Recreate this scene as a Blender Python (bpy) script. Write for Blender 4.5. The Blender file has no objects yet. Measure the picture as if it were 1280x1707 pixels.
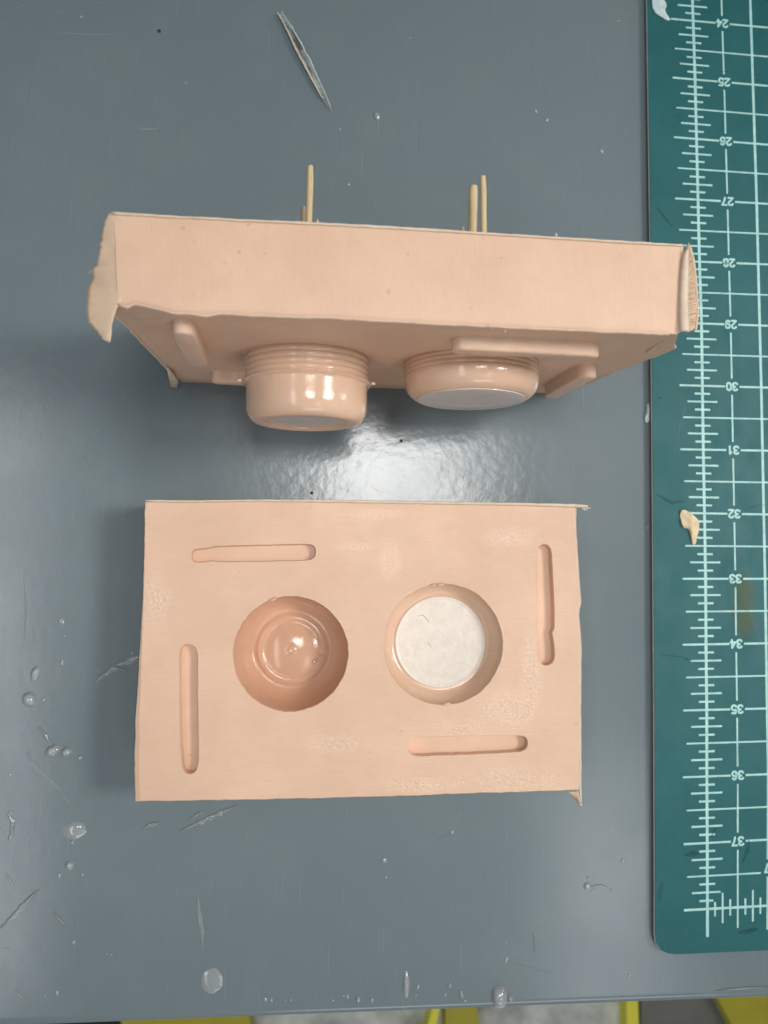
import bpy, bmesh, math, random
from mathutils import Vector, Matrix, Euler
from mathutils.geometry import delaunay_2d_cdt
from mathutils import noise as mnoise

random.seed(7)
S = bpy.context.scene
COL = S.collection
S.unit_settings.system = 'IMPERIAL'
S.unit_settings.scale_length = 0.0254          # 1 unit = 1 inch

# ------------------------------------------------------------------ camera
CAM = Vector((-5.9956, -32.7962, 12.4946))
ROT = Euler((0.060396, -0.08283, 0.00793), 'XYZ')
FPX = 1374.35
cd = bpy.data.cameras.new('camera')
cam = bpy.data.objects.new('camera', cd)
COL.objects.link(cam)
cam.location = CAM
cam.rotation_euler = ROT
cd.sensor_fit = 'VERTICAL'
cd.sensor_height = 24.0
cd.lens = FPX / 1707.0 * 24.0
cd.clip_start = 0.1
cd.clip_end = 1000
cd.dof.use_dof = True
cd.dof.focus_distance = 10.9
cd.dof.aperture_fstop = 0.27
S.camera = cam

# ------------------------------------------------------------------ light
W = bpy.data.worlds.new('World')
S.world = W
W.use_nodes = True
bg = W.node_tree.nodes['Background']
bg.inputs[0].default_value = (0.93, 0.97, 1.0, 1)
bg.inputs[1].default_value = 0.16


def area(name, loc, target, sx, sy, power, color):
    d = bpy.data.lights.new(name, 'AREA')
    d.shape = 'RECTANGLE'
    d.size, d.size_y = sx, sy
    d.energy = power
    d.color = color
    o = bpy.data.objects.new(name, d)
    COL.objects.link(o)
    o.location = loc
    o.rotation_euler = (Vector(target) - Vector(loc)).to_track_quat('-Z', 'Y').to_euler()
    return o


area('ceiling_panel', (3, -27, 80), (3, -27, 0), 17, 13, 12000, (1.0, 0.98, 0.95))
area('left_fill', (-42, -52, 80), (-42, -52, 0), 10, 70, 9500, (0.96, 0.98, 1.0))  # unseen lamp, added so the left of the table reflects lighter
area('front_right_fill', (28, -80, 80), (28, -80, 0), 12, 40, 4600, (0.96, 0.98, 1.0))  # added lamp out of view, lightens the right front of the table
sd = bpy.data.lights.new('right_fill_spot', 'SPOT')  # added spot; its soft cone edge stands in for shade on the left
sd.energy = 98000
sd.color = (1.0, 0.96, 0.92)
sd.spot_size = math.radians(20)
sd.spot_blend = 1.0
sd.shadow_soft_size = 9.0
so = bpy.data.objects.new('right_fill_spot', sd)
COL.objects.link(so)
so.location = (24, -28.5, 32)
so.rotation_euler = (Vector((-1.6, -31.6, 1.5)) - Vector(so.location)).to_track_quat('-Z', 'Y').to_euler()
area('side_window', (60, -22, 22), (-5, -31, 2), 6, 16, 3000, (0.95, 0.98, 1.0))
area('front_fill', (15, -125, 45), (-5, -31, 2), 50, 30, 12000, (1.0, 0.97, 0.94))  # no real window: fill added to brighten the standing block's face

S.view_settings.view_transform = 'Standard'
S.view_settings.look = 'None'
S.view_settings.exposure = 0.36
S.view_settings.gamma = 1.0
S.cycles.max_bounces = 8
S.cycles.caustics_reflective = False
S.cycles.caustics_refractive = False

# ------------------------------------------------------------------ projection helpers (measured points of the photograph)
RM = ROT.to_matrix()


def ray(px, py):
    return RM @ Vector(((px - 640) / FPX, (853.5 - py) / FPX, -1))


def at(px, py, z=0.0):
    d = ray(px, py)
    return CAM + d * ((z - CAM.z) / d.z)


def aty(px, py, y):
    d = ray(px, py)
    return CAM + d * ((y - CAM.y) / d.y)


# ------------------------------------------------------------------ object helpers
def empty(name, loc, label, cat, group=None, rz=0):
    o = bpy.data.objects.new(name, None)
    COL.objects.link(o)
    o.location = loc
    o.rotation_euler = (0, 0, rz)
    o.empty_display_size = 0.3
    return tag(o, label, cat, group)


def tag(o, label=None, cat=None, group=None, kind=None):
    if label:
        o['label'] = label
    if cat:
        o['category'] = cat
    if group:
        o['group'] = group
    if kind:
        o['kind'] = kind
    return o


def obj(name, verts, faces, mat, parent=None, smooth=None, origin=None):
    """verts in world inches; linked as one mesh object (child keeps the world place)"""
    me = bpy.data.meshes.new(name)
    if parent is not None:
        off = Vector(parent.location)
        if parent.parent:
            off = off + Vector(parent.parent.location)
    elif origin is not None:
        off = Vector(origin)
    else:
        off = Vector((0, 0, 0))
    me.from_pydata([tuple(Vector(v) - off) for v in verts], [], faces)
    me.validate()
    bm = bmesh.new()
    bm.from_mesh(me)
    bmesh.ops.recalc_face_normals(bm, faces=bm.faces)
    bm.to_mesh(me)
    bm.free()
    if mat:
        me.materials.append(mat)
    if smooth is not None:
        me.polygons.foreach_set('use_smooth', [True] * len(me.polygons))
        if smooth < 180:
            me.set_sharp_from_angle(angle=math.radians(smooth))
    o = bpy.data.objects.new(name, me)
    COL.objects.link(o)
    if parent is not None:
        o.parent = parent
    else:
        o.location = off
    return o


def n1(x, y=0.0, z=0.0):
    return mnoise.noise(Vector((x, y, z)))


def dense(pts, step, closed=True, jit=0.0, seed=0.0):
    """resample a polyline of 2-D points, with a little raggedness"""
    out = []
    n = len(pts)
    tot = 0
    for i in range(n if closed else n - 1):
        a, b = Vector(pts[i]), Vector(pts[(i + 1) % n])
        L = (b - a).length
        k = max(1, int(round(L / step)))
        nrm = Vector((-(b - a).y, (b - a).x)).normalized() if L > 0 else Vector((0, 0))
        for j in range(k):
            p = a.lerp(b, j / k)
            s = tot + L * j / k
            if jit:
                p = p + nrm * jit * (n1(s * 4, seed) + 0.7 * n1(s * 13, seed + 5) + 0.35 * n1(s * 31, seed + 9))
            out.append(p)
        tot += L
    if not closed:
        out.append(Vector(pts[-1]))
    return out


def chaikin(pts, it=2):
    for _ in range(it):
        q = []
        for i in range(len(pts)):
            a, b = Vector(pts[i]), Vector(pts[(i + 1) % len(pts)])
            q += [a * .75 + b * .25, a * .25 + b * .75]
        pts = q
    return pts


def cdt(outer, holes, steiner=()):
    vs, es = [], []
    for loop in [outer] + list(holes):
        b = len(vs)
        vs += [Vector((p[0], p[1])) for p in loop]
        es += [(b + i, b + (i + 1) % len(loop)) for i in range(len(loop))]
    vs += [Vector((p[0], p[1])) for p in steiner]
    v, e, f, ov, oe, of = delaunay_2d_cdt(vs, es, [], 0, 1e-7)

    def inside(p, loop):
        c = False
        j = len(loop) - 1
        for i in range(len(loop)):
            a, b = loop[i], loop[j]
            if (a[1] > p[1]) != (b[1] > p[1]) and p[0] < (b[0] - a[0]) * (p[1] - a[1]) / (b[1] - a[1]) + a[0]:
                c = not c
            j = i
        return c
    keep = []
    for t in f:
        m = sum((v[i] for i in t), Vector((0, 0))) / len(t)
        if inside(m, outer) and not any(inside(m, h) for h in holes):
            keep.append(t)
    return v, keep


def lathe(profile, centre, axis, seg=96, wob=None):
    """profile of (radius, height along axis); axis 'z' or '-y'"""
    vs, fs = [], []
    n = len(profile)
    for i, (r, h) in enumerate(profile):
        for k in range(seg):
            a = 2 * math.pi * k / seg
            rr = r + (wob(a, i) if wob else 0)
            if axis == 'z':
                vs.append((centre[0] + rr * math.cos(a), centre[1] + rr * math.sin(a), centre[2] + h))
            else:
                vs.append((centre[0] + rr * math.cos(a), centre[1] - h, centre[2] + rr * math.sin(a)))
    for i in range(n - 1):
        for k in range(seg):
            k2 = (k + 1) % seg
            fs.append((i * seg + k, i * seg + k2, (i + 1) * seg + k2, (i + 1) * seg + k))
    c = len(vs)
    if axis == 'z':
        vs.append((centre[0], centre[1], centre[2] + profile[-1][1]))
    else:
        vs.append((centre[0], centre[1] - profile[-1][1], centre[2]))
    for k in range(seg):
        fs.append(((n - 1) * seg + k, (n - 1) * seg + (k + 1) % seg, c))
    return vs, fs


# ------------------------------------------------------------------ materials
def newmat(name):
    m = bpy.data.materials.new(name)
    m.use_nodes = True
    nt = m.node_tree
    return m, nt, nt.nodes, nt.links, nt.nodes['Principled BSDF']


def noise_node(nt, scale, detail=4, rough=.55, vec=None, stretch=None, coords='Object'):
    tc = nt.nodes.new('ShaderNodeTexCoord')
    mp = nt.nodes.new('ShaderNodeMapping')
    if stretch:
        mp.inputs['Scale'].default_value = stretch
    nt.links.new(tc.outputs[coords], mp.inputs[0])
    n = nt.nodes.new('ShaderNodeTexNoise')
    n.inputs['Scale'].default_value = scale
    n.inputs['Detail'].default_value = detail
    n.inputs['Roughness'].default_value = rough
    nt.links.new(mp.outputs[0], n.inputs['Vector'])
    return n


def ramp(nt, src, stops):
    r = nt.nodes.new('ShaderNodeValToRGB')
    e = r.color_ramp.elements
    while len(e) < len(stops):
        e.new(0.5)
    for k, (p, c) in enumerate(stops):
        e[k].position = p
        e[k].color = (c, c, c, 1) if isinstance(c, (int, float)) else (*c, 1)
    nt.links.new(src, r.inputs[0])
    return r


def mixc(nt, fac, a, b, mode='MIX'):
    m = nt.nodes.new('ShaderNodeMix')
    m.data_type = 'RGBA'
    m.blend_type = mode
    for sock, v in ((m.inputs[0], fac), (m.inputs[6], a), (m.inputs[7], b)):
        if isinstance(v, (int, float)):
            sock.default_value = v
        elif isinstance(v, tuple):
            sock.default_value = (*v, 1)
        else:
            nt.links.new(v, sock)
    return m.outputs[2]


def math_(nt, op, a, b=0.0):
    m = nt.nodes.new('ShaderNodeMath')
    m.operation = op
    for s, v in ((m.inputs[0], a), (m.inputs[1], b)):
        if isinstance(v, (int, float)):
            s.default_value = v
        else:
            nt.links.new(v, s)
    return m.outputs[0]


def bump(nt, h, strength, dist, prev=None):
    b = nt.nodes.new('ShaderNodeBump')
    b.inputs['Strength'].default_value = strength
    b.inputs['Distance'].default_value = dist
    nt.links.new(h, b.inputs['Height'])
    if prev is not None:
        nt.links.new(prev, b.inputs['Normal'])
    return b.outputs[0]


def m_table():
    m, nt, N, L, P = newmat('grey_enamel')
    big = noise_node(nt, .16, 4)
    mid = noise_node(nt, 1.1, 6, .65)
    c = mixc(nt, ramp(nt, big.outputs[0], [(.3, 0), (.7, 1)]).outputs[0], (.148, .190, .209), (.161, .204, .222))
    c = mixc(nt, ramp(nt, mid.outputs[0], [(.5, 0), (.8, .5)]).outputs[0], c, (.19, .23, .24))
    for rot_, sx_, thr in ((.5, 55, .70), (-.9, 48, .715), (1.45, 60, .70)):
        sc2 = noise_node(nt, 1.0, 2, .5)
        mpn = sc2.inputs['Vector'].links[0].from_node
        mpn.inputs['Rotation'].default_value = (0, 0, rot_)
        mpn.inputs['Scale'].default_value = (sx_, 1.1, 1)
        c = mixc(nt, ramp(nt, sc2.outputs[0], [(thr, 0), (thr + .06, .38)]).outputs[0], c, (.26, .31, .33))
    dust = noise_node(nt, 26, 2, .5)
    c = mixc(nt, ramp(nt, dust.outputs[0], [(.755, 0), (.80, .5)]).outputs[0], c, (.36, .40, .41))
    L.new(c, P.inputs['Base Color'])
    peel = noise_node(nt, 7.0, 2, .45)
    film = noise_node(nt, .5, 3, .5)
    rg = ramp(nt, film.outputs[0], [(.35, .15), (.65, .21)])
    L.new(rg.outputs[0], P.inputs['Roughness'])
    tc = N.new('ShaderNodeTexCoord')
    mp_ = N.new('ShaderNodeMapping')
    mp_.inputs['Location'].default_value = (-.3 / 5.5 + .0, 12.2 / 4.6, 0)
    mp_.inputs['Scale'].default_value = (1 / 5.5, 1 / 4.6, 0)
    L.new(tc.outputs['Object'], mp_.inputs[0])
    ln = N.new('ShaderNodeVectorMath')
    ln.operation = 'LENGTH'
    L.new(mp_.outputs[0], ln.inputs[0])
    wet = ramp(nt, math_(nt, 'ADD', ln.outputs[1], math_(nt, 'MULTIPLY', film.outputs[0], .5)), [(.72, .17), (1.35, .06)])
    bb = N.new('ShaderNodeBump')
    bb.inputs['Distance'].default_value = .018
    L.new(wet.outputs[0], bb.inputs['Strength'])
    L.new(peel.outputs[0], bb.inputs['Height'])
    b = bb.outputs[0]
    fine = noise_node(nt, 34, 2)
    b = bump(nt, fine.outputs[0], .12, .004, b)
    L.new(b, P.inputs['Normal'])
    P.inputs['IOR'].default_value = 1.5
    return m


# wet, grainy patches on the flat mould, tinted lighter for glints: (px, py, half width, half height in inches)
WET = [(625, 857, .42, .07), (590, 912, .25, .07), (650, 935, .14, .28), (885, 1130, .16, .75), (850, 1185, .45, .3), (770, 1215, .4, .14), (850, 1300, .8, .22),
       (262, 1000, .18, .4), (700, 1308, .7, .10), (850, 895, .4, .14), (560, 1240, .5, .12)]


def m_peach(name, base=(.75, .508, .36), rough=.42, gloss_patches=False, layer=(1, 1, 1), lines=.25, sss=.10):
    m, nt, N, L, P = newmat(name)
    a = noise_node(nt, .9, 5, .6)
    c = mixc(nt, ramp(nt, a.outputs[0], [(.3, 0), (.72, 1)]).outputs[0],
             tuple(x * k for x, k in zip(base, (.91, .89, .87))), tuple(min(1, x * k) for x, k in zip(base, (1.05, 1.07, 1.09))))
    dm = noise_node(nt, 3.1, 6, .7)
    c = mixc(nt, ramp(nt, dm.outputs[0], [(.52, 0), (.75, .35)]).outputs[0], c, tuple(x * k for x, k in zip(base, (.80, .82, .84))))
    st = noise_node(nt, 9, 5, .7, stretch=layer)
    c = mixc(nt, ramp(nt, st.outputs[0], [(.35, .0), (.75, lines)]).outputs[0], c, tuple(x * .82 for x in base))
    sp = noise_node(nt, 11, 2, .4)
    c = mixc(nt, ramp(nt, sp.outputs[0], [(.735, 0), (.79, .4)]).outputs[0], c, tuple(x * .5 for x in base))
    L.new(c, P.inputs['Base Color'])
    b = bump(nt, st.outputs[0], .28, .01)
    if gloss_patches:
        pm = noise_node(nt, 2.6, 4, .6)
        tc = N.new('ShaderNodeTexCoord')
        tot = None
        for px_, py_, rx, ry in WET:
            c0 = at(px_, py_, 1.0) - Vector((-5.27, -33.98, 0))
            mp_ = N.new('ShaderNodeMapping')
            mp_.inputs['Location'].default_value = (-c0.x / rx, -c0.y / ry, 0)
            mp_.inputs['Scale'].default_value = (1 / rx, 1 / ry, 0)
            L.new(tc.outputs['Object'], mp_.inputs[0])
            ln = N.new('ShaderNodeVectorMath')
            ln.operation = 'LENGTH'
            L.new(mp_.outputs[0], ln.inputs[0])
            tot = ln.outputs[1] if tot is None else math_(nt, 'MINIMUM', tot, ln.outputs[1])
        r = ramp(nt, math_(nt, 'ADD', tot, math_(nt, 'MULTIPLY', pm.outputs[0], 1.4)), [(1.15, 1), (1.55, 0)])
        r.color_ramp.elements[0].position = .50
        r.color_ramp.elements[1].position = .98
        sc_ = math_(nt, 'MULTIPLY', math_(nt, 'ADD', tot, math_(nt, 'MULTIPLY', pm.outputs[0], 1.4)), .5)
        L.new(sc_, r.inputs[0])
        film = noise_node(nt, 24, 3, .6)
        c = mixc(nt, math_(nt, 'MULTIPLY', r.outputs[0], ramp(nt, film.outputs[0], [(.45, .05), (.65, .5)]).outputs[0]), c, (.86, .70, .54))  # glints painted as a lighter tint, speckled by noise
        L.new(c, P.inputs['Base Color'])
        fine = noise_node(nt, 21, 2, .5, stretch=(1, 1.2, 1))
        b2 = N.new('ShaderNodeBump')
        b2.inputs['Distance'].default_value = .013
        L.new(math_(nt, 'MULTIPLY', r.outputs[0], .9), b2.inputs['Strength'])
        L.new(fine.outputs[0], b2.inputs['Height'])
        L.new(b, b2.inputs['Normal'])
        b = b2.outputs[0]
        rr = ramp(nt, r.outputs[0], [(0, rough + .06), (1, rough - .20)])
        L.new(rr.outputs[0], P.inputs['Roughness'])
    else:
        rr = ramp(nt, a.outputs[0], [(.3, rough - .05), (.7, rough + .06)])
        L.new(rr.outputs[0], P.inputs['Roughness'])
    L.new(b, P.inputs['Normal'])
    P.inputs['Subsurface Weight'].default_value = sss
    P.inputs['Subsurface Radius'].default_value = (.12, .06, .04)
    P.inputs['Subsurface Scale'].default_value = 1.0
    return m


def m_plain(name, col, rough=.5, var=.12, scale=4, transmission=0, ior=1.45, bump_s=0, alpha=None, stretch=None):
    m, nt, N, L, P = newmat(name)
    a = noise_node(nt, scale, 4, .6, stretch=stretch)
    c = mixc(nt, ramp(nt, a.outputs[0], [(.3, 0), (.7, 1)]).outputs[0],
             tuple(x * (1 - var) for x in col), tuple(min(1, x * (1 + var)) for x in col))
    L.new(c, P.inputs['Base Color'])
    P.inputs['Roughness'].default_value = rough
    P.inputs['Transmission Weight'].default_value = transmission
    P.inputs['IOR'].default_value = ior
    if bump_s:
        L.new(bump(nt, a.outputs[0], bump_s, .02), P.inputs['Normal'])
    if alpha is not None:
        L.new(math_(nt, 'MULTIPLY', ramp(nt, a.outputs[0], [(.25, .2), (.6, 1)]).outputs[0], alpha), P.inputs['Alpha'])
    return m


def m_mat():
    m, nt, N, L, P = newmat('green_vinyl')
    a = noise_node(nt, 1.3, 5, .6)
    c = mixc(nt, ramp(nt, a.outputs[0], [(.3, 0), (.7, 1)]).outputs[0], (.010, .102, .110), (.016, .122, .130))
    w = noise_node(nt, 2.4, 5, .7, stretch=(1.4, .8, 1))
    c = mixc(nt, ramp(nt, w.outputs[0], [(.62, 0), (.70, .55)]).outputs[0], c, (.014, .088, .088))
    # the olive stain beside the number 33 and 34
    tc = N.new('ShaderNodeTexCoord')
    mp = N.new('ShaderNodeMapping')
    sp = at(1238, 1010, .12) - Vector((4, -31, 0))
    mp.inputs['Location'].default_value = (-sp.x / .36, -sp.y / 1.15, 0)
    mp.inputs['Scale'].default_value = (1 / .36, 1 / 1.15, 0)
    L.new(tc.outputs['Object'], mp.inputs[0])
    ln = N.new('ShaderNodeVectorMath')
    ln.operation = 'LENGTH'
    L.new(mp.outputs[0], ln.inputs[0])
    wob = noise_node(nt, 4, 4)
    d = math_(nt, 'ADD', ln.outputs[1], math_(nt, 'MULTIPLY', wob.outputs[0], .9))
    st = ramp(nt, d, [(.7, .8), (1.5, 0)])
    c = mixc(nt, st.outputs[0], c, (.055, .085, .035))
    L.new(c, P.inputs['Base Color'])
    rr = ramp(nt, w.outputs[0], [(.3, .6), (.7, .4)])
    P.inputs['Specular IOR Level'].default_value = .3
    L.new(rr.outputs[0], P.inputs['Roughness'])
    f = noise_node(nt, 30, 3)
    L.new(bump(nt, f.outputs[0], .3, .008), P.inputs['Normal'])
    return m


M_TABLE = m_table()
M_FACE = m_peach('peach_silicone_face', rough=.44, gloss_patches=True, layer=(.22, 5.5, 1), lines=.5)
M_BODY = m_peach('peach_silicone_body', base=(.765, .52, .37), rough=.5, layer=(5, .4, 1), lines=.12)
M_BACK = m_peach('peach_silicone_underside', base=(.745, .508, .365), rough=.5, layer=(.4, 1, 4))
M_GLOSS = m_peach('peach_silicone_glossy', base=(.71, .49, .355), rough=.08, lines=.03)
M_CAV = m_peach('peach_silicone_cavity', base=(.66, .405, .275), rough=.11, lines=.03)  # same silicone, darker and redder: bounced light in the cup put into colour
M_SLOT = m_peach('peach_silicone_slot', base=(.75, .508, .36), rough=.45, layer=(1, 3, 1), lines=.1)
M_KEY = m_peach('peach_silicone_key', base=(.76, .535, .395), rough=.4, lines=.12)
M_SKIN = m_plain('pale_cut_skin', (.70, .57, .44), .6, .10, 6, bump_s=.2)
M_FLAP = m_plain('grey_beige_skin', (.66, .49, .35), .6, .12, 3, bump_s=.15)
M_DISC = m_plain('cream_glare', (.74, .68, .60), .4, .07, 9, bump_s=.4)  # cream colour stands in for ceiling light mirrored on the glossy floor
M_RECESS = m_plain('shiny_recess', (.58, .51, .47), .08, .06, 5, bump_s=.1)
M_SHINE = m_plain('pale_glare', (.64, .58, .55), .10, .06, 5, bump_s=.04)  # pale tint painted in for the reflection on the glossy boss end
M_WOOD = m_plain('bamboo', (.66, .52, .30), .6, .16, 8, bump_s=.25, stretch=(6, .6, 6))
M_STUB = m_plain('bamboo_dark', (.42, .30, .19), .65, .18, 8, bump_s=.25, stretch=(6, .6, 6))
M_GREEN = m_mat()
M_PRINT = m_plain('pale_ink', (.38, .65, .63), .5, .14, 7)
M_CORE = m_plain('mat_core', (.74, .76, .74), .5, .1, 5)
M_UNDER = m_plain('mat_underside', (.02, .03, .03), .6, .1, 5)


def m_clear(name, rough, tint, base_refl, bscale, bstr, milky):
    m, nt, N, L, P = newmat(name)
    out = N['Material Output']
    tr = N.new('ShaderNodeBsdfTransparent')
    tr.inputs[0].default_value = (*tint, 1)
    gl = N.new('ShaderNodeBsdfGlossy')
    gl.inputs['Roughness'].default_value = rough
    fr = N.new('ShaderNodeFresnel')
    fr.inputs['IOR'].default_value = 1.5
    nz = noise_node(nt, bscale, 3)
    b = bump(nt, nz.outputs[0], bstr, .02)
    L.new(b, gl.inputs['Normal'])
    L.new(b, fr.inputs['Normal'])
    mx = N.new('ShaderNodeMixShader')
    L.new(math_(nt, 'ADD', fr.outputs[0], base_refl), mx.inputs[0])
    L.new(tr.outputs[0], mx.inputs[1])
    L.new(gl.outputs[0], mx.inputs[2])
    milk = N.new('ShaderNodeBsdfTranslucent')
    milk.inputs[0].default_value = (.85, .9, .9, 1)
    df = N.new('ShaderNodeBsdfDiffuse')
    df.inputs[0].default_value = (.8, .86, .87, 1)
    m2 = N.new('ShaderNodeMixShader')
    m2.inputs[0].default_value = milky  # white share painted in for light gathered inside the clear drops
    L.new(mx.outputs[0], m2.inputs[1])
    L.new(df.outputs[0], m2.inputs[2])
    L.new(m2.outputs[0], out.inputs['Surface'])
    N.remove(milk)
    N.remove(P)
    return m


M_CLEAR = m_clear('clear_resin', .10, (.97, .98, .98), .05, 6, .5, .26)
M_SMEAR = m_clear('clear_smear', .12, (.98, .99, .99), .06, 14, .6, .14)
M_SCR = m_plain('scratch_white', (.42, .48, .50), .6, .1, 3, alpha=.45)
M_SCRF = m_plain('scratch_faint', (.28, .34, .36), .5, .1, 3, alpha=.35)
M_DARK = m_plain('dark_speck', (.02, .02, .02), .5, .1, 5)
M_DEEP = m_plain('dark_wet', (.012, .075, .078), .2, .1, 16, alpha=.38)
M_HAIR = m_plain('pale_hair', (.50, .43, .37), .5, .1, 9)
M_CUT = m_plain('cut_mark', (.10, .24, .25), .5, .1, 9, alpha=.55)
M_CHIP = m_plain('tan_chip', (.66, .53, .33), .5, .14, 5, bump_s=.3)
M_FLAKE = m_plain('white_flake', (.55, .66, .68), .35, .18, 7, bump_s=.5)
M_FILM = m_plain('milky_film', (.66, .70, .68), .22, .14, 6, bump_s=.3, alpha=.5)
M_FILMD = m_plain('film_dirt', (.12, .10, .10), .5, .4, 14, alpha=.7)
M_FLOOR = m_plain('concrete_floor', (.50, .52, .48), .7, .45, .5)
M_YEL = m_plain('yellow_paint', (.80, .76, .06), .5, .08, 1)
M_MUST = m_plain('mustard_paint', (.42, .37, .02), .5, .08, 1)
M_BLACK = m_plain('black_rubber', (.012, .014, .012), .7, .1, 1)
M_GREYF = m_plain('grey_rubber', (.17, .17, .16), .7, .15, .3)

# ------------------------------------------------------------------ table
eL, eR = at(0, 1705), at(1280, 1656)


def edge_y(x):
    return -.10 + eL.y + (eR.y - eL.y) * (x - eL.x) / (eR.x - eL.x)


tbl = empty('work_table', (-5, -20, -1.2), 'grey painted work table under both mould halves and the cutting mat', 'table')
vs, fs = [], []
prof = [(25, 0.0)]
R = .15
prof.append((-10, 0))
for k in range(1, 9):
    a = k / 8 * math.pi / 2
    prof.append(('e', -R * math.sin(a), -R + R * math.cos(a)))
prof.append(('e', -R, -1.2))
XS = [-45, -20] + [-14 + i * 2 for i in range(11)] + [20, 45]
rows = []
rows.append([(x, 25, 0) for x in XS])
rows.append([(x, -10, 0) for x in XS])
rows.append([(x, edge_y(x) + R + .02, 0) for x in XS])
for k in range(1, 9):
    a = k / 8 * math.pi / 2
    rows.append([(x, edge_y(x) + R - R * math.sin(a), -R + R * math.cos(a)) for x in XS])
rows.append([(x, edge_y(x), -1.2) for x in XS])
rows.append([(x, edge_y(x) + 1.0, -1.2) for x in XS])
for r in rows:
    vs += r
n = len(XS)
for i in range(len(rows) - 1):
    for j in range(n - 1):
        fs.append((i * n + j, i * n + j + 1, (i + 1) * n + j + 1, (i + 1) * n + j))
obj('tabletop', vs, fs, M_TABLE, tbl, smooth=50)


def ribbon(name, px, w, mat, parent, z=.0015, taper=True, fade=None):
    """a thin mark lying on the table along measured points"""
    P = [at(x, y, z) for x, y in px]
    Q = []
    for i in range(len(P) - 1):
        L = (P[i + 1] - P[i]).length
        k = max(1, int(L / .08))
        for j in range(k):
            Q.append(P[i].lerp(P[i + 1], j / k))
    Q.append(P[-1])
    vs, fs = [], []
    for i, p in enumerate(Q):
        a, b = Q[max(0, i - 1)], Q[min(len(Q) - 1, i + 1)]
        d = (b - a).normalized()
        nrm = Vector((-d.y, d.x, 0))
        t = i / (len(Q) - 1)
        ww = w * (.35 + .65 * math.sin(math.pi * min(1, max(0, t)))) if taper else w
        ww *= .8 + .4 * random.random()
        p = p + nrm * .006 * n1(p.x * 9, p.y * 9)
        vs += [p + nrm * ww / 2, p - nrm * ww / 2]
        if i:
            fs.append((2 * i - 2, 2 * i - 1, 2 * i + 1, 2 * i))
    return obj(name, vs, fs, mat, parent)


for px, w, f in [
    ([(82, 51), (115, 55), (160, 58), (192, 57)], .016, 0),
    ([(228, 72), (262, 66), (300, 50)], .014, 1),
    ([(230, 212), (248, 216), (266, 214)], .016, 0),
    ([(276, 213), (310, 210)], .012, 1),
    ([(320, 170), (370, 205), (430, 240), (490, 262)], .016, 1),
    ([(530, 70), (555, 110), (580, 160), (605, 207)], .016, 1),
    ([(700, 205), (698, 215), (697, 268)], .012, 1),
    ([(902, 144), (920, 154), (932, 166), (938, 174)], .018, 1),
    ([(969, 258), (972, 300), (975, 360)], .012, 1),
    ([(226, 822), (210, 858), (198, 900)], .018, 1),
    ([(200, 690), (165, 712), (146, 740), (142, 765), (150, 778), (180, 780)], .05, 1),
    ([(590, 708), (640, 709), (700, 708)], .012, 0),
    ([(40, 960), (44, 1020), (40, 1080)], .03, 1),
    ([(18, 1230), (60, 1280), (95, 1310), (123, 1350)], .016, 0),
    ([(0, 30), (20, 18), (45, 5)], .03, 1),
    ([(60, 20), (100, 22), (170, 5)], .03, 1),
    ([(45, 170), (52, 140), (60, 128)], .02, 1),
    ([(145, 312), (160, 325), (170, 332)], .02, 1),
    ([(212, 1400), (228, 1390), (240, 1378)], .018, 1),
    ([(96, 965), (110, 966)], .012, 1),
    ([(150, 1210), (154, 1240), (150, 1262)], .02, 1),
    ([(540, 1648), (575, 1651), (592, 1656)], .014, 1),
    ([(840, 1600), (875, 1610), (920, 1622)], .03, 1),
    ([(760, 1345), (764, 1370), (752, 1388), (730, 1400)], .05, 1),
]:
    ribbon('scratch', px, w, M_SCRF if f else M_SCR, tbl)

# ------------------------------------------------------------------ floor far below the table
obj('floor', [(-140, -140, -30), (140, -140, -30), (140, 120, -30), (-140, 120, -30)], [(0, 1, 2, 3)], M_FLOOR)
bpy.data.objects['floor']['kind'] = 'structure'


def floor_slab(name, px, z0, z1, mat, label, cat, group=None):
    P = [at(x, y, z1) for x, y in px]
    o = [(p.x, p.y, z1) for p in P] + [(p.x, p.y, z0) for p in P]
    k = len(P)
    f = [tuple(range(k)), tuple(range(2 * k - 1, k - 1, -1))] + [(i, (i + 1) % k, k + (i + 1) % k, k + i) for i in range(k)]
    c = sum(P, Vector()) / k
    return tag(obj(name, o, f, mat, origin=(c.x, c.y, z0)), label, cat, group)


floor_slab('floor_mat', [(-60, 1660), (205, 1660), (205, 1740), (-60, 1740)], -30, -29.7, M_BLACK,
           'black rubber mat on the floor at the lower left table edge', 'mat')
floor_slab('mustard_board', [(200, 1660), (412, 1660), (424, 1760), (205, 1760)], -29.69, -28.5, M_MUST,
           'long olive yellow board on the floor beside the black mat', 'board')
floor_slab('yellow_bar', [(726, 1660), (738, 1660), (716, 1760), (700, 1760)], -30, -29, M_YEL,
           'slanted bright yellow bar on the floor beside the short mustard board', 'bar')
floor_slab('mustard_board', [(742, 1660), (791, 1660), (808, 1760), (742, 1760)], -30, -29, M_MUST,
           'short mustard board on the floor right of the slanted yellow bar', 'board')
floor_slab('yellow_bar', [(1043, 1640), (1062, 1640), (1066, 1760), (1046, 1760)], -30, -29, M_YEL,
           'upright bright yellow bar on the floor at the left of the dark grey mat', 'bar')
floor_slab('floor_mat', [(1068, 1640), (1420, 1600), (1420, 1780), (1068, 1780)], -30, -29.6, M_GREYF,
           'dark grey rubber mat on the floor under the slanted mustard board', 'mat')
floor_slab('mustard_board', [(1176, 1630), (1420, 1600), (1420, 1780), (1255, 1780), (1215, 1700)], -28, -26.8, M_MUST,
           'slanted mustard board with a cut corner below the right end of the table edge', 'board')

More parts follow.
